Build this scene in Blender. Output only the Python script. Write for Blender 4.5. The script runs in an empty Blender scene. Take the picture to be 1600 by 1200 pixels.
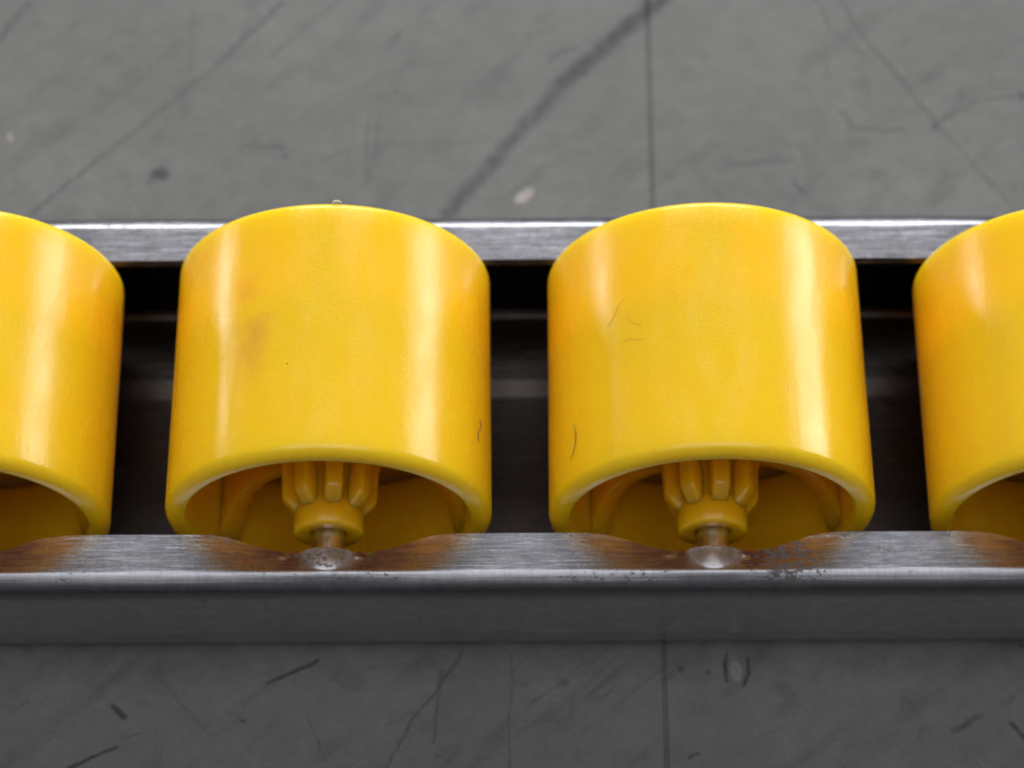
import bpy, bmesh, math, random
from mathutils import Vector, Matrix
random.seed(7)
MM = 0.001
PI = math.pi
R = math.radians
sc = bpy.context.scene
C = sc.collection

# ------------------------------------------------------------------ camera
cam_d = bpy.data.cameras.new("camera")
cam = bpy.data.objects.new("camera", cam_d)
C.objects.link(cam)
sc.camera = cam
PITCH, YAW, ROLL = 1.10496, 0.007786, 0.00247
fw = Vector((math.sin(YAW) * math.cos(PITCH), math.cos(YAW) * math.cos(PITCH), -math.sin(PITCH)))
rt = fw.cross(Vector((0, 0, 1))).normalized()
up = rt.cross(fw)
r2 = rt * math.cos(ROLL) + up * math.sin(ROLL)
u2 = up * math.cos(ROLL) - rt * math.sin(ROLL)
m = Matrix((r2, u2, -fw)).transposed().to_4x4()
m.translation = Vector((-1.4586, -101.972, 205.510)) * MM
cam.matrix_world = m
cam_d.sensor_width = 36
cam_d.lens = 4066.17 / 1600 * 36
cam_d.clip_start = 0.01
cam_d.clip_end = 50
cam_d.dof.use_dof = True
cam_d.dof.focus_distance = 0.2145
cam_d.dof.aperture_fstop = 25.0

# ------------------------------------------------------------------ light
world = bpy.data.worlds.new("World")
sc.world = world
world.use_nodes = True
wn = world.node_tree
bg = wn.nodes["Background"]
bg.inputs["Color"].default_value = (0.92, 0.94, 1.0, 1)
bg.inputs["Strength"].default_value = 0.20

def area(name, loc, size, size_y, power, color, target=(0, 0, 0)):
    d = bpy.data.lights.new(name, 'AREA')
    d.shape = 'RECTANGLE'; d.size = size; d.size_y = size_y
    d.energy = power; d.color = color
    o = bpy.data.objects.new(name, d); C.objects.link(o)
    o.location = loc
    o.rotation_euler = (Vector(target) - Vector(loc)).to_track_quat('-Z', 'Y').to_euler()
    return o
# windows and roof lights of the hall around the track
area("window_light_back", (0.1, 2.65, 1.75), 2.6, 1.3, 108, (0.98, 0.98, 1.0))
area("window_light_right", (2.3, 1.15, 0.72), 0.9, 0.95, 20, (1.0, 0.98, 0.95))
area("window_light_low", (2.4, 1.2, 0.36), 0.6, 0.09, 2.2, (1.0, 0.99, 0.97))
area("window_light_left", (-2.4, 1.2, 0.25), 0.6, 0.17, 9, (1.0, 0.98, 0.96))
area("roof_light", (0.0, -0.38, 2.3), 2.6, 1.75, 26, (0.97, 0.97, 1.0))
sc.view_settings.view_transform = 'Standard'
sc.view_settings.look = 'None'
sc.cycles.max_bounces = 20
sc.cycles.diffuse_bounces = 14
sc.cycles.glossy_bounces = 8
sc.view_settings.exposure = 0.0
sc.view_settings.gamma = 1.0
sc.view_settings.use_curve_mapping = False

# ------------------------------------------------------------------ helpers
def link_mesh(name, verts, faces, mat=None, parent=None, smooth=True, angle=None):
    me = bpy.data.meshes.new(name)
    me.from_pydata([(v[0] * MM, v[1] * MM, v[2] * MM) for v in verts], [], faces)
    me.validate()
    bm = bmesh.new(); bm.from_mesh(me)
    bmesh.ops.recalc_face_normals(bm, faces=bm.faces)
    bm.to_mesh(me); bm.free()
    if smooth:
        me.polygons.foreach_set("use_smooth", [True] * len(me.polygons))
    if angle:
        me.set_sharp_from_angle(angle=R(angle))
    if mat: me.materials.append(mat)
    o = bpy.data.objects.new(name, me); C.objects.link(o)
    if parent: o.parent = parent
    return o

def lathe(profile, n=128, closed=True):
    """profile of (radius, y), revolved about the Y axis"""
    V, F = [], []
    k = len(profile)
    for i in range(n):
        a = 2 * PI * i / n
        for r, y in profile:
            V.append((r * math.sin(a), y, r * math.cos(a)))
    for i in range(n):
        j = (i + 1) % n
        for q in range(k if closed else k - 1):
            p = (q + 1) % k
            F.append((i * k + q, i * k + p, j * k + p, j * k + q))
    return V, F

def arc(cx, cy, r, a0, a1, n):
    return [(cx + r * math.cos(R(a0 + (a1 - a0) * i / n)), cy + r * math.sin(R(a0 + (a1 - a0) * i / n))) for i in range(n + 1)]

def tag(o, label=None, cat=None, group=None, kind=None):
    if label: o['label'] = label
    if cat: o['category'] = cat
    if group: o['group'] = group
    if kind: o['kind'] = kind
    return o

class NT:
    def __init__(self, name):
        self.m = bpy.data.materials.new(name); self.m.use_nodes = True
        self.t = self.m.node_tree; self.n = self.t.nodes; self.l = self.t.links
        self.b = self.n["Principled BSDF"]
    def new(self, ty, **kw):
        nd = self.n.new(ty)
        for k, v in kw.items(): setattr(nd, k, v)
        return nd
    def put(self, sock, v):
        if hasattr(v, 'is_output') or isinstance(v, bpy.types.NodeSocket): self.l.new(v, sock)
        else: sock.default_value = v
    def math(self, op, a, b=0.0, c=None, clamp=False):
        nd = self.new("ShaderNodeMath", operation=op, use_clamp=clamp)
        self.put(nd.inputs[0], a); self.put(nd.inputs[1], b)
        if c is not None: self.put(nd.inputs[2], c)
        return nd.outputs[0]
    def noise(self, vec, scale, detail=3, rough=0.5, dim='3D', dist=0.0):
        nd = self.new("ShaderNodeTexNoise", noise_dimensions=dim)
        nd.inputs["Scale"].default_value = scale; nd.inputs["Detail"].default_value = detail
        nd.inputs["Roughness"].default_value = rough; nd.inputs["Distortion"].default_value = dist
        self.l.new(vec, nd.inputs["Vector"]); return nd.outputs[0]
    def mapr(self, v, a, b, c=0.0, d=1.0, smooth=True):
        nd = self.new("ShaderNodeMapRange", interpolation_type='SMOOTHSTEP' if smooth else 'LINEAR')
        for i, x in enumerate((v, a, b, c, d)): self.put(nd.inputs[i], x)
        return nd.outputs[0]
    def scale(self, vec, s):
        nd = self.new("ShaderNodeVectorMath", operation='MULTIPLY')
        self.put(nd.inputs[0], vec); nd.inputs[1].default_value = s; return nd.outputs[0]
    def mix(self, f, a, b, mode='MIX'):
        nd = self.new("ShaderNodeMix", data_type='RGBA', blend_type=mode)
        self.put(nd.inputs[0], f); self.put(nd.inputs[6], a); self.put(nd.inputs[7], b)
        return nd.outputs[2]
    def bump(self, h, strength, dist, normal=None):
        nd = self.new("ShaderNodeBump"); nd.inputs["Strength"].default_value = strength
        nd.inputs["Distance"].default_value = dist
        self.l.new(h, nd.inputs["Height"])
        if normal: self.l.new(normal, nd.inputs["Normal"])
        return nd.outputs[0]
    def obj(self):   # object coordinates in millimetres
        tc = self.new("ShaderNodeTexCoord")
        return self.scale(tc.outputs["Object"], (1000, 1000, 1000))

# ------------------------------------------------------------------ materials
def plastic(name, outer=True, smudge=False):
    t = NT(name); b = t.b
    P = t.obj()
    oi = t.new("ShaderNodeObjectInfo")
    off = t.new("ShaderNodeVectorMath", operation='ADD')
    t.l.new(P, off.inputs[0])
    cmb = t.new("ShaderNodeCombineXYZ")
    t.l.new(t.math('MULTIPLY', oi.outputs["Random"], 90.0), cmb.inputs[0])
    t.l.new(cmb.outputs[0], off.inputs[1])
    Q = off.outputs[0]
    base = (0.985, 0.53, 0.008, 1) if outer else (0.985, 0.39, 0.003, 1)  # inner copy of the same plastic; orange bounce light put into its colour
    mott = t.mapr(t.noise(Q, 0.16, 3), 0.35, 0.7, 0, 0.16)
    col = t.mix(mott, base, (0.84, 0.46, 0.02, 1))
    # dust specks
    v = t.new("ShaderNodeTexVoronoi"); v.inputs["Scale"].default_value = 0.55; t.l.new(Q, v.inputs["Vector"])
    seed = t.new("ShaderNodeSeparateColor"); t.l.new(v.outputs["Color"], seed.inputs[0])
    rad = t.mapr(seed.outputs[0], 0.75, 1.0, 0.0, 0.05, False)
    sp = t.math('LESS_THAN', v.outputs["Distance"], rad)
    spc = t.mix(t.math('GREATER_THAN', seed.outputs[1], 0.5), (0.25, 0.15, 0.06, 1), (0.85, 0.75, 0.45, 1))
    col = t.mix(t.math('MULTIPLY', sp, 0.8), col, spc)
    # fine rubbed scratches: thin stretched noise lines
    rot = t.new("ShaderNodeVectorRotate", rotation_type='AXIS_ANGLE')
    t.l.new(Q, rot.inputs["Vector"]); rot.inputs["Axis"].default_value = (0, 0, 1); rot.inputs["Angle"].default_value = 0.5
    s1 = t.noise(t.scale(rot.outputs[0], (3.0, 0.16, 1.5)), 1.0, 2)
    line = t.math('SUBTRACT', 1.0, t.mapr(t.math('ABSOLUTE', t.math('SUBTRACT', s1, 0.5)), 0.0, 0.006))
    gate = t.mapr(t.noise(Q, 0.35, 2), 0.56, 0.64)
    scr = t.math('MULTIPLY', line, gate)
    col = t.mix(t.math('MULTIPLY', scr, 0.16), col, (0.9, 0.75, 0.35, 1))
    if smudge:
        # brown rub stain on the crown of this roller
        d = t.new("ShaderNodeVectorMath", operation='SUBTRACT'); t.l.new(P, d.inputs[0])
        d.inputs[1].default_value = (-6.2, 0.5, 12.5)
        ln = t.new("ShaderNodeVectorMath", operation='LENGTH')
        t.l.new(t.scale(d.outputs[0], (1.5, 0.55, 0.7)), ln.inputs[0])
        mk = t.math('MULTIPLY', t.mapr(ln.outputs["Value"], 0.5, 4.0, 1, 0), t.mapr(t.noise(P, 0.3, 4), 0.35, 0.65))
        col = t.mix(t.math('MULTIPLY', mk, 0.45), col, (0.42, 0.22, 0.05, 1))
    t.put(b.inputs["Base Color"], col)
    b.inputs["Subsurface Weight"].default_value = 1.0
    b.inputs["Subsurface Radius"].default_value = (0.85, 0.98, 0.22)
    b.inputs["Subsurface Scale"].default_value = 0.0044
    b.inputs["IOR"].default_value = 1.5
    rg = t.mapr(t.noise(t.scale(Q, (1, 0.35, 1)), 0.5, 4), 0.3, 0.75, 0.19, 0.32)
    t.put(b.inputs["Roughness"], t.math('ADD', rg, t.math('MULTIPLY', scr, 0.1)))
    f1 = t.noise(Q, 4.5, 2, 0.6)
    f2 = t.noise(t.scale(Q, (1, 0.3, 1)), 0.5, 2)
    n1 = t.bump(f1, 0.42, 0.00004)
    n2 = t.bump(f2, 0.35, 0.00012, n1)
    t.put(b.inputs["Normal"], n2)
    return t.m

def steel():
    t = NT("galvanised_steel"); b = t.b
    P = t.obj()
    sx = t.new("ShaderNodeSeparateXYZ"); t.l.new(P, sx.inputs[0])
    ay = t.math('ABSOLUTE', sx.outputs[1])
    streak = t.noise(t.scale(P, (0.10, 3.2, 3.2)), 1.0, 4, 0.6)
    streak2 = t.noise(t.scale(P, (0.5, 9.0, 9.0)), 1.0, 3, 0.6)
    cross = t.noise(t.scale(P, (5.0, 0.7, 0.7)), 1.0, 3, 0.6)
    blot = t.noise(P, 0.6, 5, 0.6)
    v = t.mapr(streak, 0.3, 0.7, 0.88, 1.05)
    v = t.math('MULTIPLY', v, t.mapr(streak2, 0.3, 0.7, 0.93, 1.04))
    v = t.math('MULTIPLY', v, t.mapr(cross, 0.35, 0.7, 1.04, 0.90))
    v = t.math('MULTIPLY', v, t.mapr(blot, 0.35, 0.7, 0.92, 1.05))
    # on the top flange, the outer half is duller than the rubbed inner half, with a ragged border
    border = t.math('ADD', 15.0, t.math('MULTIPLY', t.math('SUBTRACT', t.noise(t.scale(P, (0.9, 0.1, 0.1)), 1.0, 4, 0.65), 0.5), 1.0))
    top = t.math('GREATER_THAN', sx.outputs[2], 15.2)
    inner_shade = t.math('MULTIPLY', t.mapr(ay, 16.9, 17.1, 1, 0), t.mapr(sx.outputs[2], 14.0, 15.4, 1, 0))
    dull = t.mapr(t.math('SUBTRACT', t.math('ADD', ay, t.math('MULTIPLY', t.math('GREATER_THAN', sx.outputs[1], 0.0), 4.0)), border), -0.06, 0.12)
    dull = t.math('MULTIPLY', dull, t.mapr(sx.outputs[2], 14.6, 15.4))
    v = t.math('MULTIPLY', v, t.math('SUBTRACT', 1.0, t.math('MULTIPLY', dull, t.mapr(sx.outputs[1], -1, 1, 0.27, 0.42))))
    v = t.math('MULTIPLY', v, t.math('SUBTRACT', 1.0, t.math('MULTIPLY', inner_shade, 0.93)))  # shade inside the channel painted into the zinc colour
    v = t.math('MULTIPLY', v, t.math('MAXIMUM', t.mapr(ay, 16.8, 17.5, 1, 0.42), t.mapr(sx.outputs[2], 15.9, 13.0, 0, 0.78)))  # shade put into the bend's colour against roof light glare; side less dark
    # dark grime specks, thicker along the lip and in a few patches
    gn = t.noise(t.scale(P, (1.5, 2.6, 2.6)), 1.0, 5, 0.7)
    patch = t.mapr(t.noise(t.scale(P, (0.11, 0.2, 0.2)), 1.0, 2), 0.44, 0.68, 0, 0.10)
    lip = t.math('MULTIPLY', t.mapr(ay, 13.2, 14.2, 0.08, 0), top)
    pp = t.math('ABSOLUTE', t.math('SUBTRACT', t.math('PINGPONG', t.math('ADD', sx.outputs[0], 1000 * 33.0 - 16.5 + 33.0), 16.5), 0.0))
    nearax = t.math('MULTIPLY', t.math('MULTIPLY', t.mapr(pp, 0.8, 3.4, 1, 0), top), t.mapr(ay, 17.0, 15.6))
    patch = t.math('ADD', patch, t.math('MULTIPLY', nearax, 0.075))
    def spot(cx, r0, r1, amt):   # worn, dirty stretches of the near lip
        dd = t.math('ABSOLUTE', t.math('SUBTRACT', sx.outputs[0], cx))
        return t.math('MULTIPLY', t.math('MULTIPLY', t.mapr(dd, r0, r1, 1, 0), t.math('LESS_THAN', sx.outputs[1], 0.0)), t.math('MULTIPLY', top, amt))
    patch = t.math('ADD', patch, spot(22.8, 0.8, 5.0, 0.20))
    patch = t.math('ADD', patch, t.math('MULTIPLY', spot(35.2, 0.5, 3.0, 0.24), t.mapr(ay, 13.6, 14.6, 1, 0)))
    patch = t.math('ADD', patch, t.math('MULTIPLY', spot(29.0, 0.5, 3.5, 0.2), t.mapr(ay, 13.6, 14.4, 1, 0)))
    patch = t.math('ADD', patch, t.math('MULTIPLY', dull, 0.03))
    th = t.math('SUBTRACT', 0.70, t.math('ADD', patch, lip))
    bounce_tint = t.math('MULTIPLY', inner_shade, 1.0)
    grime = t.mapr(t.math('SUBTRACT', gn, th), 0.0, 0.04)
    vc = t.new("ShaderNodeCombineColor")
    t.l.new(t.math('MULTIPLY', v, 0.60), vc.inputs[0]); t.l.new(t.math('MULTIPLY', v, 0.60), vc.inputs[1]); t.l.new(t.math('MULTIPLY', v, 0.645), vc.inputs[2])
    zinc = t.mix(bounce_tint, vc.outputs[0], t.mix(1.0, vc.outputs[0], (1.0, 0.86, 0.70, 1), 'MULTIPLY'))  # warm bounce light from the rollers painted onto the channel's inside
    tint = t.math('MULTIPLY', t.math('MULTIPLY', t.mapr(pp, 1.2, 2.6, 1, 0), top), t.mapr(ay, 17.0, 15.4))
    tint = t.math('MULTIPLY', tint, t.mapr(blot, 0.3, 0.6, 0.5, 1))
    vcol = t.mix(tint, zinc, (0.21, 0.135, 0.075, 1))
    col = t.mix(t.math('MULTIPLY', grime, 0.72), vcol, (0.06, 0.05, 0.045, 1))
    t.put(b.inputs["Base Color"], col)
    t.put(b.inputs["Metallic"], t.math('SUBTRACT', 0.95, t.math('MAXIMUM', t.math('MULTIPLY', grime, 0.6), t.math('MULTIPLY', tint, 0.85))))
    rg = t.mapr(streak2, 0.3, 0.7, 0.17, 0.25)
    worn = t.math('MULTIPLY', t.math('MULTIPLY', top, t.mapr(ay, 16.7, 17.0, 1, 0)), t.math('LESS_THAN', sx.outputs[1], 0.0))
    rg = t.math('ADD', rg, t.math('MULTIPLY', t.math('SUBTRACT', 1.0, worn), t.mapr(sx.outputs[1], -1, 1, 0.13, 0.035)))
    rg = t.math('ADD', rg, t.math('MULTIPLY', dull, 0.05))
    rg = t.math('ADD', rg, t.math('MULTIPLY', inner_shade, 0.02))
    t.put(b.inputs["Roughness"], t.math('ADD', rg, t.math('ADD', t.math('MULTIPLY', grime, 0.2), t.math('MULTIPLY', tint, 0.32))))
    n1 = t.bump(streak, 0.35, 0.00008)
    n2 = t.bump(blot, 0.3, 0.00010, n1)
    n3 = t.bump(t.noise(P, 5.0, 3), 0.3, 0.00002, n2)
    n3 = t.bump(t.math('MULTIPLY', t.noise(P, 1.6, 3, 0.6), nearax), 0.6, 0.00018, n3)
    t.put(b.inputs["Normal"], n3)
    return t.m

def axle_steel():
    t = NT("axle_steel"); b = t.b
    P = t.obj()
    n = t.noise(t.scale(P, (1.5, 0.4, 1.5)), 1.0, 4)
    t.put(b.inputs["Base Color"], t.mix(t.mapr(n, 0.35, 0.65), (0.36, 0.34, 0.30, 1), (0.62, 0.60, 0.55, 1)))
    b.inputs["Metallic"].default_value = 1.0
    b.inputs["Roughness"].default_value = 0.26
    t.put(b.inputs["Normal"], t.bump(t.noise(t.scale(P, (0.3, 4, 0.3)), 1.0, 2), 0.3, 0.00003))
    return t.m

def hair_mat(name, c):
    t = NT(name); P = t.obj()
    t.put(t.b.inputs["Base Color"], t.mix(t.noise(P, 2.0, 2), c, (c[0] * 0.6, c[1] * 0.6, c[2] * 0.6, 1)))
    t.b.inputs["Roughness"].default_value = 0.6
    return t.m

MARKS = [(15.5, 54.1, 10.1, 48.6, 1.15, 0.6), (10.1, 48.6, 4.8, 43.2, 1.15, 0.55), (4.8, 43.2, -1.1, 35.6, 1.0, 0.38), (-1.1, 35.6, -6.8, 27.9, 1.0, 0.38), (-23.7, 53.4, -30.2, 45.6, 0.26, 0.42), (-30.2, 45.6, -37.0, 38.8, 0.24, 0.3), (-37.0, 38.8, -43.6, 32.5, 0.24, 0.3), (-43.6, 32.5, -47.7, 28.1, 0.24, 0.3), (-18.1, 53.4, -25.1, 46.4, 0.24, 0.25), (-20.4, 43.3, -24.7, 37.6, 0.15, 0.16), (-35.5, 32.6, -35.3, 32.7, 0.9, 0.75), (-35.5, 32.6, -36.4, 31.7, 0.35, 0.3), (-27.2, 35.9, -23.4, 35.6, 0.26, 0.3), (-23.0, 34.6, -22.9, 34.6, 0.41, 0.35), (-19.5, 34.3, -15.8, 35.8, 0.18, 0.2), (-15.8, 35.8, -3.6, 36.2, 0.18, 0.2), (-11.8, 49.4, -13.1, 47.5, 0.26, 0.3), (-12.1, 42.3, -12.0, 42.3, 0.35, 0.35), (-10.7, 40.9, -10.7, 41.0, 0.29, 0.25), (-52.5, 48.9, -49.9, 53.2, 0.35, 0.35), (3.2, 45.7, 4.5, 47.0, 0.24, 0.4), (4.5, 47.0, 6.5, 47.4, 0.24, 0.4), (30.9, 53.2, 32.3, 49.6, 0.21, 0.28), (32.3, 49.6, 35.4, 46.5, 0.21, 0.28), (33.2, 53.2, 36.1, 47.6, 0.21, 0.32), (36.1, 47.6, 42.2, 38.0, 0.21, 0.32), (42.2, 38.0, 47.6, 30.2, 0.18, 0.25), (47.6, 30.2, 49.8, 26.9, 0.18, 0.25), (31.6, 48.4, 31.5, 43.4, 0.15, 0.2), (32.7, 39.6, 33.5, 37.7, 0.24, 0.3), (33.5, 37.7, 38.6, 37.3, 0.24, 0.3), (42.0, 37.9, 42.1, 37.9, 0.47, 0.45), (42.2, 38.4, 46.6, 41.0, 0.21, 0.3), (46.6, 41.0, 50.2, 41.2, 0.21, 0.3), (50.8, 41.2, 50.9, 41.3, 0.47, 0.6), (19.9, 32.7, 22.4, 33.6, 0.21, 0.32), (22.4, 33.6, 27.5, 34.1, 0.21, 0.32), (27.4, 31.4, 28.5, 30.0, 0.26, 0.45), (42.4, 32.4, 42.5, 32.4, 0.35, 0.25), (49.2, 30.5, 49.2, 30.6, 0.35, 0.3), (-22.7, -20.8, -18.3, -18.7, 0.21, 0.75), (-36.4, -23.0, -35.4, -23.9, 0.35, 0.75), (-40.4, -28.8, -37.2, -27.2, 0.21, 0.65), (-37.2, -27.2, -36.0, -26.8, 0.21, 0.65), (-35.5, -26.0, -33.9, -25.3, 0.15, 0.3), (-5.4, -18.0, -7.7, -21.9, 0.18, 0.35), (-7.7, -21.9, -9.1, -23.5, 0.18, 0.35), (-9.1, -23.5, -12.1, -29.1, 0.18, 0.35), (-9.1, -23.5, -12.2, -24.9, 0.15, 0.25), (-7.9, -26.5, -7.1, -19.8, 0.18, 0.3), (-24.8, -24.3, -24.7, -24.3, 0.24, 0.5), (14.4, -19.6, 14.5, -19.6, 0.35, 0.45), (16.8, -19.9, 16.9, -19.9, 0.24, 0.4), (3.8, -21.1, 3.9, -21.1, 0.59, 0.25), (4.7, -22.3, 4.5, -24.7, 0.18, 0.2), (41.0, -24.2, 38.6, -25.5, 0.35, 0.35), (45.3, -17.6, 45.4, -17.6, 0.41, 0.45), (43.8, -24.9, 44.9, -26.3, 0.24, 0.55), (15.0, -28.0, 15.8, -27.6, 0.21, 0.5), (-32.4, -20.3, -27.6, -25.8, 0.12, 0.2), (-19.1, -24.0, -17.3, -28.2, 0.12, 0.2), (-44.1, -22.2, -45.4, -23.4, 0.18, 0.25), (-0.7, -18.0, -1.1, -28.9, 0.15, 0.22), (18.7, -18.2, 18.5, -19.3, 0.21, 0.7), (18.5, -19.3, 18.7, -20.7, 0.21, 0.7), (20.5, -18.7, 20.6, -20.0, 0.21, 0.6), (20.6, -20.0, 20.0, -21.1, 0.21, 0.6), (-33.1, 51.9, -33.0, 43.3, 0.26, 0.15), (-15.8, 39.4, -17.0, 33.4, 0.18, 0.12), (-47.8, 37.7, -49.2, 35.5, 0.26, 0.2), (39.7, 48.4, 39.6, 42.2, 0.24, 0.12)]

# capsule-shaped scuff
def scuff(t, vec, x1, y1, x2, y2, wd, s):
    # the vector carries (x, y, darkness so far), so that the marks are worked out one after another
    def vm(op, a, b):
        x = t.new("ShaderNodeVectorMath", operation=op); t.l.new(a, x.inputs[0])
        if isinstance(b, tuple): x.inputs[1].default_value = b
        else: t.l.new(b, x.inputs[1])
        return x
    bx, by = x2 - x1, y2 - y1
    L = math.hypot(bx, by); ux, uy = bx / L, by / L
    # local frame of the stroke: along and across
    pa = vm('SUBTRACT', vec, ((x1 + x2) / 2, (y1 + y2) / 2, 0)).outputs[0]
    al = vm('DOT_PRODUCT', pa, (ux, uy, 0)).outputs["Value"]
    ac = vm('DOT_PRODUCT', pa, (-uy, ux, 0)).outputs["Value"]
    al = t.math('MAXIMUM', t.math('SUBTRACT', t.math('ABSOLUTE', al), L / 2), 0.0)
    d2 = t.math('MULTIPLY_ADD', al, al, t.math('MULTIPLY', ac, ac))
    w = wd * 1.3
    f = t.math('MULTIPLY_ADD', d2, -1 / (w * w), 1.0, clamp=True)
    k = t.math('MULTIPLY', t.math('MULTIPLY', f, f), s * 1.2)
    return scuff_add(t, vec, k)

def scuff_add(t, vec, k):
    sp = t.new("ShaderNodeSeparateXYZ"); t.l.new(vec, sp.inputs[0])
    cb = t.new("ShaderNodeCombineXYZ")
    t.l.new(sp.outputs[0], cb.inputs[0]); t.l.new(sp.outputs[1], cb.inputs[1])
    t.l.new(t.math('MAXIMUM', sp.outputs[2], k), cb.inputs[2])
    return cb.outputs[0]

def floor_mat():
    t = NT("painted_floor"); b = t.b
    tc = t.new("ShaderNodeTexCoord")
    P = t.scale(tc.outputs["Object"], (1000, 1000, 0))
    nz = t.new("ShaderNodeTexNoise"); nz.inputs["Scale"].default_value = 0.45; nz.inputs["Detail"].default_value = 4
    t.l.new(P, nz.inputs["Vector"])
    w = t.new("ShaderNodeVectorMath", operation='MULTIPLY_ADD')
    c0 = t.new("ShaderNodeVectorMath", operation='SUBTRACT'); t.l.new(nz.outputs["Color"], c0.inputs[0]); c0.inputs[1].default_value = (0.5, 0.5, 0.5)
    t.l.new(c0.outputs[0], w.inputs[0]); w.inputs[1].default_value = (0.9, 0.9, 0); t.l.new(P, w.inputs[2])
    PW = w.outputs[0]
    prev = t.scale(PW, (1, 1, 0))
    for mk in MARKS:
        prev = scuff(t, prev, *mk)
    sp = t.new("ShaderNodeSeparateXYZ"); t.l.new(prev, sp.inputs[0]); prev = sp.outputs[2]
    breakup = t.mapr(t.noise(P, 1.1, 5, 0.65), 0.3, 0.62, 0.55, 1.25)
    marks = t.math('MULTIPLY', t.math('MULTIPLY', prev, 1.6), breakup, clamp=True)
    m1 = t.noise(P, 0.05, 4, 0.6)
    m2 = t.noise(P, 0.35, 5, 0.65)
    m3 = t.noise(P, 2.6, 3, 0.6)
    v = t.math('MULTIPLY', t.mapr(m1, 0.3, 0.7, 0.88, 1.10), t.mapr(m2, 0.3, 0.7, 0.84, 1.10))
    v = t.math('MULTIPLY', v, t.mapr(m3, 0.3, 0.7, 0.90, 1.08))
    # random hairline scratches in two directions
    lines = None
    for ang, sx, sy, lo in ((0.85, 1.1, 0.035, 0.55), (-0.75, 1.3, 0.045, 0.56), (0.05, 1.0, 0.02, 0.57), (1.5, 1.4, 0.05, 0.60)):
        rot = t.new("ShaderNodeVectorRotate", rotation_type='AXIS_ANGLE')
        t.l.new(P, rot.inputs["Vector"]); rot.inputs["Axis"].default_value = (0, 0, 1); rot.inputs["Angle"].default_value = ang
        s = t.noise(t.scale(rot.outputs[0], (sx * 0.35, sy * 0.5, 1)), 1.0, 2, 0.5)
        ln = t.math('SUBTRACT', 1.0, t.mapr(t.math('ABSOLUTE', t.math('SUBTRACT', s, 0.5)), 0.0, 0.010))
        gt = t.mapr(t.noise(t.scale(rot.outputs[0], (0.15, 0.05, 1)), 1.0, 2), lo, lo + 0.1)
        q = t.math('MULTIPLY', ln, gt)
        lines = q if lines is None else t.math('MAXIMUM', lines, q)
    dark = t.math('MAXIMUM', marks, t.math('MULTIPLY', lines, 0.42))
    rot = t.new("ShaderNodeVectorRotate", rotation_type='AXIS_ANGLE')
    t.l.new(P, rot.inputs["Vector"]); rot.inputs["Axis"].default_value = (0, 0, 1); rot.inputs["Angle"].default_value = 0.85
    sm = t.noise(t.scale(rot.outputs[0], (0.30, 0.06, 1)), 1.0, 4, 0.6)
    smear = t.mapr(sm, 0.52, 0.72, 0, 0.36)
    bl = t.mapr(t.noise(P, 0.16, 5, 0.7), 0.56, 0.70, 0, 0.34)
    dark = t.math('MAXIMUM', dark, t.math('MAXIMUM', smear, bl))
    pits = t.mapr(t.noise(P, 0.9, 3, 0.7), 0.66, 0.74, 0, 0.35)
    dark = t.math('MAXIMUM', dark, pits)
    bc = t.new("ShaderNodeCombineColor")
    for i, k in enumerate((FLOOR_C)):
        t.l.new(t.math('MULTIPLY', v, k), bc.inputs[i])
    col = t.mix(dark, bc.outputs[0], (0.022, 0.021, 0.021, 1))
    # pale chips in the paint
    for (cx, cy, rx, ry, an, k) in ((0.8, 30.0, 1.35, 0.75, 0.75, 0.8), (19.5, -19.9, 0.55, 1.0, 0.1, 0.35), (51.0, 30.4, 0.5, 0.5, 0, 0.2), (-50.5, 37.0, 0.3, 0.6, 0.3, 0.5)):
        d = t.new("ShaderNodeVectorMath", operation='SUBTRACT'); t.l.new(PW, d.inputs[0]); d.inputs[1].default_value = (cx, cy, 0)
        rot = t.new("ShaderNodeVectorRotate", rotation_type='AXIS_ANGLE')
        t.l.new(d.outputs[0], rot.inputs["Vector"]); rot.inputs["Axis"].default_value = (0, 0, 1); rot.inputs["Angle"].default_value = -an
        ln = t.new("ShaderNodeVectorMath", operation='LENGTH'); t.l.new(t.scale(rot.outputs[0], (1 / rx, 1 / ry, 0)), ln.inputs[0])
        mk = t.math('MULTIPLY', t.mapr(ln.outputs["Value"], 0.6, 1.1, 1, 0), t.mapr(t.noise(P, 1.3, 3), 0.3, 0.55, 0.3, 1))
        col = t.mix(t.math('MULTIPLY', mk, k), col, (0.36, 0.31, 0.30, 1))
    t.put(b.inputs["Base Color"], col)
    t.put(b.inputs["Roughness"], t.mapr(m2, 0.3, 0.7, 0.44, 0.58))
    n1 = t.bump(m2, 0.25, 0.0003)
    n2 = t.bump(m3, 0.3, 0.00006, n1)
    t.put(b.inputs["Normal"], n2)
    return t.m
FLOOR_C = (0.110, 0.110, 0.101)

M_shell = plastic("yellow_plastic", True)
M_smudged = plastic("yellow_plastic_rubbed", True, True)
M_inner = plastic("yellow_plastic_inner_bounce", False)
M_steel = steel(); M_axle = axle_steel(); M_floor = floor_mat()
M_hair = hair_mat("dark_fibre", (0.12, 0.06, 0.015, 1))
M_light_hair = hair_mat("brown_fibre", (0.62, 0.33, 0.04, 1))
M_flash = hair_mat("pale_flash", (0.75, 0.68, 0.45, 1))

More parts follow.
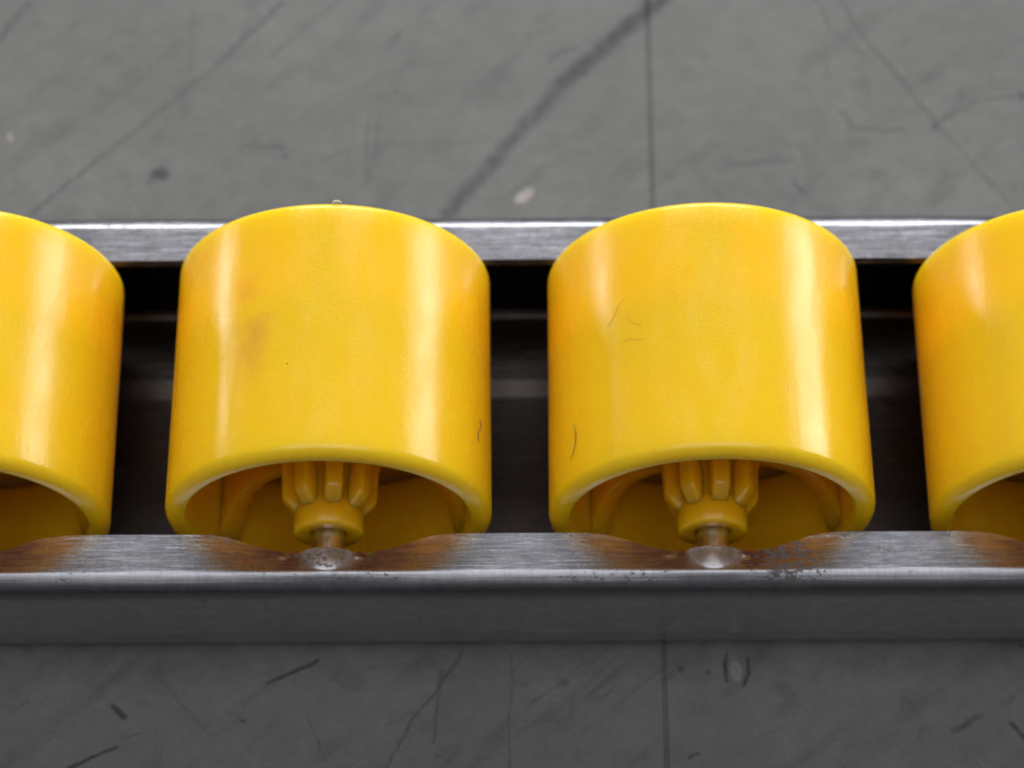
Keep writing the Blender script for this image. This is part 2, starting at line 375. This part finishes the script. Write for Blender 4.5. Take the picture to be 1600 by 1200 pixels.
# ------------------------------------------------------------------ floor
FZ = -15.6
xs = [-3000, -400, -120, -40, 0, 12.9, 13.05, 13.2, 13.35, 40, 120, 400, 3000]
dz = {13.05: -0.18, 13.2: -0.2}
ys = [-3000, -400, -120, -60, -30, 0, 30, 60, 120, 400, 3000]
V = []; F = []
for j, y in enumerate(ys):
    for x in xs:
        sl = -0.008 * max(-60, min(60, y)) if 12 < x < 14 else 0
        V.append((x + 0.0075 * max(-60, min(60, y)) * (1 if 12 < x < 14 else 0), y, FZ + dz.get(x, 0)))
for j in range(len(ys) - 1):
    for i in range(len(xs) - 1):
        a = j * len(xs) + i
        F.append((a, a + 1, a + 1 + len(xs), a + len(xs)))
floor = link_mesh("floor", V, F, M_floor, smooth=False)
tag(floor, "grey painted scuffed floor with a straight joint running under the track", kind='structure')

# ------------------------------------------------------------------ rail
PITCHX = 33.0
ROLLER_X = [-16.5 + PITCHX * k for k in range(-3, 5)]
def near(x):
    return min((x - c for c in ROLLER_X), key=abs)
def smooth(a, b, v):
    t = max(0, min(1, (v - a) / (b - a))); return t * t * (3 - 2 * t)
rn = random.Random(3)
PH = [(rn.uniform(0.05, 0.9), rn.uniform(0, 6.3), rn.uniform(0.3, 1)) for _ in range(9)]
def wob(x, s=0):
    return sum(a * math.sin(f * x + p + s) for f, p, a in PH) / 6.0
def section(x, side, sgn):
    """closed outline of one side of the channel at x, in (outward y, z)"""
    d = near(x); ad = abs(d)
    notch = 1 - smooth(3.6, 10.5, ad)
    edge = 13.35 + 1.38 * notch ** 1.3 + 0.03 * wob(x * 4, side)
    def h(y):
        # pressed half-cone over the axle end, with a dent at either side
        f = max(0.0, min(1.0, (16.7 - y) / 2.0))
        w = 1.0 + 1.45 * f
        bump = 1.0 * f ** 0.85 * max(0.0, math.cos(min(1.0, abs(d + 0.1) / (w * 0.92)) * PI / 2)) ** 0.8
        dent = -0.25 * math.exp(-((ad - 3.2) / 0.8) ** 2) * f
        nub = 0.16 * math.exp(-((d + 3.75) / 0.38) ** 2 - ((y - 15.25) / 0.3) ** 2) + 0.2 * math.exp(-((d - 2.6) / 0.4) ** 2 - ((y - 15.3) / 0.3) ** 2)
        sag = -0.8 * (1 - smooth(4.5, 12.5, ad)) * max(0.0, min(1.0, (16.95 - y) / 3.0))
        return bump + dent + nub + sag + 0.02 * wob(x, y + side)
    o = -0.10 * math.exp(-(d / 7.0) ** 2)
    top = 1.0; ro = 1.35; out = 18.25 + o * 0.5
    pts = []
    ny = 16
    ytop = [edge + (16.8 - edge) * (i / ny) for i in range(ny + 1)]
    pts.append((edge, h(edge) + 0.08)); 
    pts.append((edge + 0.08, top + h(edge + 0.08)))
    for y in ytop[1:]: pts.append((y, top + h(y)))
    sagb = 0.34 * math.exp(-(d / 6.5) ** 2)
    BEND = [(16.95, 0.985), (17.1, 0.945), (17.35, 0.85), (17.65, 0.72), (17.92, 0.57), (18.10, 0.38), (18.20, 0.16), (18.25, -0.12), (18.27, -0.5)]
    for i, (yy, zz) in enumerate(BEND):
        pts.append((yy + wob(x * 0.6, side) * 0.06 * min(1, i / 3), zz - sagb * 0.6 * smooth(0, 5, i)))
    wv = 0.09 * wob(x * 0.5, 2 + side)
    nz = 22
    def joggle(z): return 0.55 * smooth(-10.7, -12.0, z)
    y_b = 17.35
    for i in range(1, nz):
        f = i / nz
        zz = -0.5 + (-14.3 + 0.5) * f
        pts.append((out + 0.02 + (y_b + 0.55 - out) * f - joggle(zz) + wv * math.sin(PI * f) + 0.035 * math.sin(f * 9.0), zz))
    for i in range(0, 6):
        a = -PI / 2 * i / 5
        pts.append((y_b - 1.2 + 1.2 * math.cos(a), -14.3 + 1.2 * math.sin(a)))
    pts.append((9.3, -15.5)); pts.append((8.6, -15.5)); pts.append((0.0, -15.5))
    # inside
    pts.append((0.0, -14.95)); pts.append((7.3, -14.95)); pts.append((7.6, -14.9)); pts.append((8.8, -14.36)); pts.append((9.05, -14.3))
    for i in range(0, 9):
        a = -PI / 2 + PI / 2 * i / 8
        pts.append((15.25 + 1.15 * math.cos(a), -13.15 + 1.15 * math.sin(a)))
    for i in range(1, nz):
        f = i / nz
        zz = -13.15 + (13.15 - 0.6) * f
        pts.append((16.4 + (out - 1.0 - 16.4) * f, zz))
    for i in range(0, 5):
        a = PI / 2 * i / 4
        pts.append((out - 1.6 + 0.6 * math.cos(a), -0.6 + 0.6 * math.sin(a) + min(0, h(out - 1.6))))
    for y in list(reversed(ytop[1:-1]))[1:]: 
        if y < out - 1.7: pts.append((y, h(y)))
        else: pts.append((y, h(y)))
    return pts
xst = []
x = -142.0
while x < 142.01:
    xst.append(x)
    x += 0.2 if abs(near(x)) < 5 else (0.5 if abs(near(x)) < 11 else 1.0)
    x = round(x, 3)
rail = bpy.data.objects.new("roller_rail", None); C.objects.link(rail)
rail.location = (0, 0, FZ * MM)
tag(rail, "galvanised steel channel rail lying on grey floor and carrying the yellow rollers", "rail")
def side_mesh(side, sgn):
    secs = [section(x, side, sgn) for x in xst]
    k = len(secs[0])
    V = [(x, sgn * y, z - FZ) for x, s in zip(xst, secs) for y, z in s]
    F = []
    for i in range(len(xst) - 1):
        for q in range(k):
            p = (q + 1) % k
            F.append((i * k + q, i * k + p, (i + 1) * k + p, (i + 1) * k + q))
    F.append(tuple(range(k))); F.append(tuple((len(xst) - 1) * k + q for q in reversed(range(k))))
    return V, F
# one folded sheet: both sides meet along the floor of the channel
V1, F1 = side_mesh(0, -1); V2, F2 = side_mesh(1, 1)
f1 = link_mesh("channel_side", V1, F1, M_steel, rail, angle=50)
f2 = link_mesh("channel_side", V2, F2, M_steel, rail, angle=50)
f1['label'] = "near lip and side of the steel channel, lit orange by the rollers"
f2['label'] = "far lip and side of the steel channel with a bright top edge"

# ------------------------------------------------------------------ roller
L2 = 11.9
GROUP = "yellow plastic rollers mounted in a row along the steel rail"
def roller_proto():
    root = bpy.data.objects.new("conveyor_roller", None)
    C.objects.link(root)
    rf, rb, ri = 14.03, 13.86, 12.33
    pr = []
    ro = 0.95
    # outer surface, front (y=-L2) to back, slight mould draft, rounded ends
    pr += [(ri + 0.12, -L2), (ri + 0.35, -L2 - 0.0)]
    pr += [(rf - ro + ro * math.sin(R(a)), -L2 + ro - ro * math.cos(R(a))) for a in range(0, 91, 10)]
    for i in range(1, 12):
        f = i / 12; pr.append((rf + (rb - rf) * f, -L2 + ro + (2 * L2 - ro - 0.6) * f))
    r3 = 0.6
    pr += [(rb - r3 + r3 * math.cos(R(a)), L2 - r3 + r3 * math.sin(R(a))) for a in range(0, 91, 15)]
    pr += [(ri + 0.12, L2), (ri, L2 - 0.12)]
    for i in range(1, 14):
        pr.append((ri, L2 - 0.12 - (2 * L2 - 0.24) * i / 14))
    pr += [(ri, -L2 + 0.12)]
    v, f = lathe(pr, 200)
    link_mesh("shell", v, f, M_shell, root, angle=60)
    # hub: lathe with flare into the web disc
    E = 13.15; YW = -1.0
    hp = [(1.62, -E + 0.15), (1.75, -E), (2.75, -E), (2.93, -E + 0.08), (3.0, -E + 0.25), (3.03, -11.4), (2.98, -11.0), (2.8, -10.5), (2.8, -9.0), (3.0, -7.5)]
    # fillet into web
    for i in range(0, 9):
        a = R(180 - 90 * i / 8)
        hp.append((3.2 + 3.0 + 3.0 * math.cos(a), YW - 0.8 - 3.0 + 3.0 * math.sin(a)))
    hp += [(9.5, YW - 0.8)]
    for i in range(0, 7):
        a = R(90 - 90 * i / 6)
        hp.append((ri - 1.6 + 1.6 * math.cos(a) + 0.05, YW - 0.8 - 1.6 + 1.6 * math.sin(a)))
    half = hp
    full = half + [(r, 2 * YW * 0 - y - 0.0) for r, y in reversed(half)]
    v, f = lathe(full + [(1.62, 0)], 120)
    hub = link_mesh("hub", v, f, M_inner, root, angle=60)
    # ribs round the hub
    def rib_mesh(sg):
        st = [(-E + 1.7, 2.8, 0.5), (-E + 1.9, 3.06, 0.52), (-E + 2.4, 3.5, 0.54), (-E + 2.95, 3.98, 0.55), (-E + 3.25, 4.1, 0.56), (-E + 4.6, 4.14, 0.57), (-E + 6.0, 4.22, 0.60), (-E + 7.2, 4.5, 0.64), (-E + 8.4, 5.2, 0.7), (-E + 9.6, 6.6, 0.78), (-E + 10.3, 8.2, 0.85), (-E + 11.0, 10.0, 0.9)]
        V, F = [], []
        for y, ro_, w in st:
            w *= 0.92
            sec = [(-w - 0.14, 2.6), (-w - 0.02, ro_ - 0.25), (-w * 0.95, ro_ - 0.1), (-w * 0.8, ro_ - 0.02), (-w * 0.4, ro_), (w * 0.4, ro_), (w * 0.8, ro_ - 0.02), (w * 0.95, ro_ - 0.1), (w + 0.02, ro_ - 0.25), (w + 0.14, 2.6)]
            for a, b in sec: V.append((a * 1.32, sg * y, b))
        k = len(sec)
        for i in range(len(st) - 1):
            for q in range(k):
                p = (q + 1) % k
                F.append((i * k + q, i * k + p, (i + 1) * k + p, (i + 1) * k + q))
        F.append(tuple(range(k))); F.append(tuple((len(st) - 1) * k + q for q in reversed(range(k))))
        return V, F
    for sg in (1, -1):
        v, f = rib_mesh(sg); first = None
        for k in range(8):
            if first is None:
                o = link_mesh("rib", v, f, M_inner, hub, angle=50); first = o
            else:
                o = bpy.data.objects.new("rib", first.data); C.objects.link(o); o.parent = hub
            o.rotation_euler = (0, R(10 + 45 * k), 0)
    # radial plates between hub and shell; front edge sweeps back as a concave arc
    def plate_mesh(sg):
        cv = [(2.7, 6.6), (4.0, 6.4), (5.2, 6.3), (6.6, 6.3), (7.8, 6.25), (8.8, 6.1), (9.6, 5.75), (10.4, 5.1), (11.1, 4.2), (11.6, 3.2), (12.0, 2.1), (12.5, 0.8)]
        V, F = [], []
        for r, D in cv:
            y = -L2 + D
            w = 0.6 + 0.6 * (max(0, r - 6) / 6.3) ** 2.5 + 0.5 * max(0, (5.2 - r) / 2.5) ** 2
            ring = [(-w, y + 0.35), (-w * 0.6, y + 0.08), (0, y), (w * 0.6, y + 0.08), (w, y + 0.35), (w, -1.0), (-w, -1.0)]
            for a, b in ring: V.append((a, b * -sg, r))
        k = 7
        for i in range(len(cv) - 1):
            for q in range(k):
                p = (q + 1) % k
                F.append((i * k + q, i * k + p, (i + 1) * k + p, (i + 1) * k + q))
        F.append(tuple(range(k))); F.append(tuple((len(cv) - 1) * k + q for q in reversed(range(k))))
        return V, F
    for sg in (-1, 1):
        v, f = plate_mesh(sg); first = None
        for a in (180 + 50, 180 - 66, 0):
            if first is None:
                o = link_mesh("spoke", v, f, M_inner, root, angle=50); first = o
            else:
                o = bpy.data.objects.new("spoke", first.data); C.objects.link(o); o.parent = root
            o.rotation_euler = (0, R(a), 0)
    # axle
    ax2 = [(1.25, -15.0), (1.43, -14.85)] + [(1.43, -14.85 + 29.7 * i / 20) for i in range(1, 20)] + [(1.43, 14.85), (1.25, 15.0), (0.02, 15.0), (0.02, -15.0)]
    v, f = lathe(ax2, 40)
    link_mesh("axle", v, f, M_axle, root, angle=40)
    return root
proto = roller_proto()
def copy_tree(o, parent=None):
    c = o.copy(); C.objects.link(c); c.parent = parent
    for ch in [q for q in list(C.objects) if q.parent == o]:
        copy_tree(ch, c)
    return c
LAB = {
    -3: "yellow plastic roller farthest left on the rail, beyond the left edge of the view",
    -2: "yellow plastic roller next beyond the left edge of the view",
    -1: "yellow roller cut off by the left edge, leftmost of the four in view",
    0: "yellow roller left of centre with a faint brown rub stain on its crown",
    1: "yellow roller right of centre with thin dark hairs lying on its left side",
    2: "yellow roller cut off by the right edge, rightmost of the four in view",
    3: "yellow plastic roller next beyond the right edge of the view",
    4: "yellow plastic roller farthest right on the rail, beyond the right edge of the view",
}
TILT = {0: 0, 1: 0.0, -1: 0.0, 2: 34, -2: 71, 3: 15, -3: 50, 4: 88}
roots = {}
snap = [proto]
for k in range(-3, 5):
    o = proto if k == 0 else copy_tree(proto)
    roots[k] = o
for k, o in roots.items():
    o.location = ((-16.5 + PITCHX * k) * MM, 0, 0)
    o.rotation_euler = (0, R(TILT[k]), 0)
    tag(o, LAB[k], "roller", GROUP)
for ch in roots[0].children:
    if ch.name.startswith("shell"):
        ch.data = ch.data.copy(); ch.data.materials[0] = M_smudged

# ------------------------------------------------------------------ hairs and dust on the rollers
def fibre(name, X0, pts, rad, mat, label, cat, lift=0.0, y_lim=None):
    path = []
    for a, y in pts:
        rr = 14.03 - 0.17 * (y + 11) / 23 + rad + lift
        path.append(Vector((X0 + rr * math.sin(R(a)), y, rr * math.cos(R(a)))))
    # Catmull-Rom refine
    fine = []
    n = len(path)
    for i in range(n - 1):
        p0, p1, p2, p3 = path[max(0, i - 1)], path[i], path[i + 1], path[min(n - 1, i + 2)]
        for s in range(5):
            t = s / 5
            fine.append(0.5 * ((2 * p1) + (p2 - p0) * t + (2 * p0 - 5 * p1 + 4 * p2 - p3) * t * t + (3 * p1 - p0 - 3 * p2 + p3) * t ** 3))
    fine.append(path[-1])
    V, F = [], []; k = 6
    org = fine[0]
    for i, p in enumerate(fine):
        d = (fine[min(i + 1, len(fine) - 1)] - fine[max(i - 1, 0)]).normalized()
        nrm = Vector((p.x - X0, 0, p.z)).normalized(); b = d.cross(nrm).normalized(); nn = b.cross(d)
        taper = rad * (0.45 + 0.55 * math.sin(PI * min(1, (i + 1) / len(fine))))
        for q in range(k):
            a = 2 * PI * q / k
            v = p - org + nn * math.cos(a) * taper + b * math.sin(a) * taper
            V.append(tuple(v))
    for i in range(len(fine) - 1):
        for q in range(k):
            p = (q + 1) % k
            F.append((i * k + q, i * k + p, (i + 1) * k + p, (i + 1) * k + q))
    F.append(tuple(range(k))); F.append(tuple((len(fine) - 1) * k + q for q in reversed(range(k))))
    o = link_mesh(name, V, F, mat)
    o.location = org * MM
    return tag(o, label, cat)
fibre("hair", -16.5, [(68.4, -4.61), (69.6, -5.27), (66.9, -6.19), (67.8, -6.91)], 0.045, M_hair, "tiny curled hair on the right flank of the stained roller left of centre", "hair")
fibre("hair", 16.5, [(-58.6, -6.11), (-57.5, -7.29), (-58.3, -8.39), (-61.1, -9.32)], 0.04, M_hair, "thin dark hair low on the left flank of the roller right of centre", "hair")
fibre("hair", 16.5, [(-34.2, -0.61), (-31.1, -0.45), (-28.5, -0.75), (-25.8, -0.73)], 0.02, M_light_hair, "fine brown hair lying crosswise on the crown of the roller right of centre", "hair")
fibre("hair", 16.5, [(-40.7, 1.31), (-38.0, 2.0), (-35.9, 2.88), (-33.4, 3.5)], 0.02, M_light_hair, "fine brown slanting hair beside the left highlight of the roller right of centre", "hair")
fibre("hair", 16.5, [(-32.6, 2.02), (-31.0, 1.2), (-28.7, 0.8), (-26.3, 0.63)], 0.02, M_light_hair, "faint short hair upper of those on the crown of the roller right of centre", "hair")
fibre("moulding_flash", -16.5, [(2.4, 11.75), (3.2, 11.85), (4.4, 11.86), (5.4, 11.75)], 0.11, M_flash, "pale plastic nib on the far top rim of the stained roller", "flash")
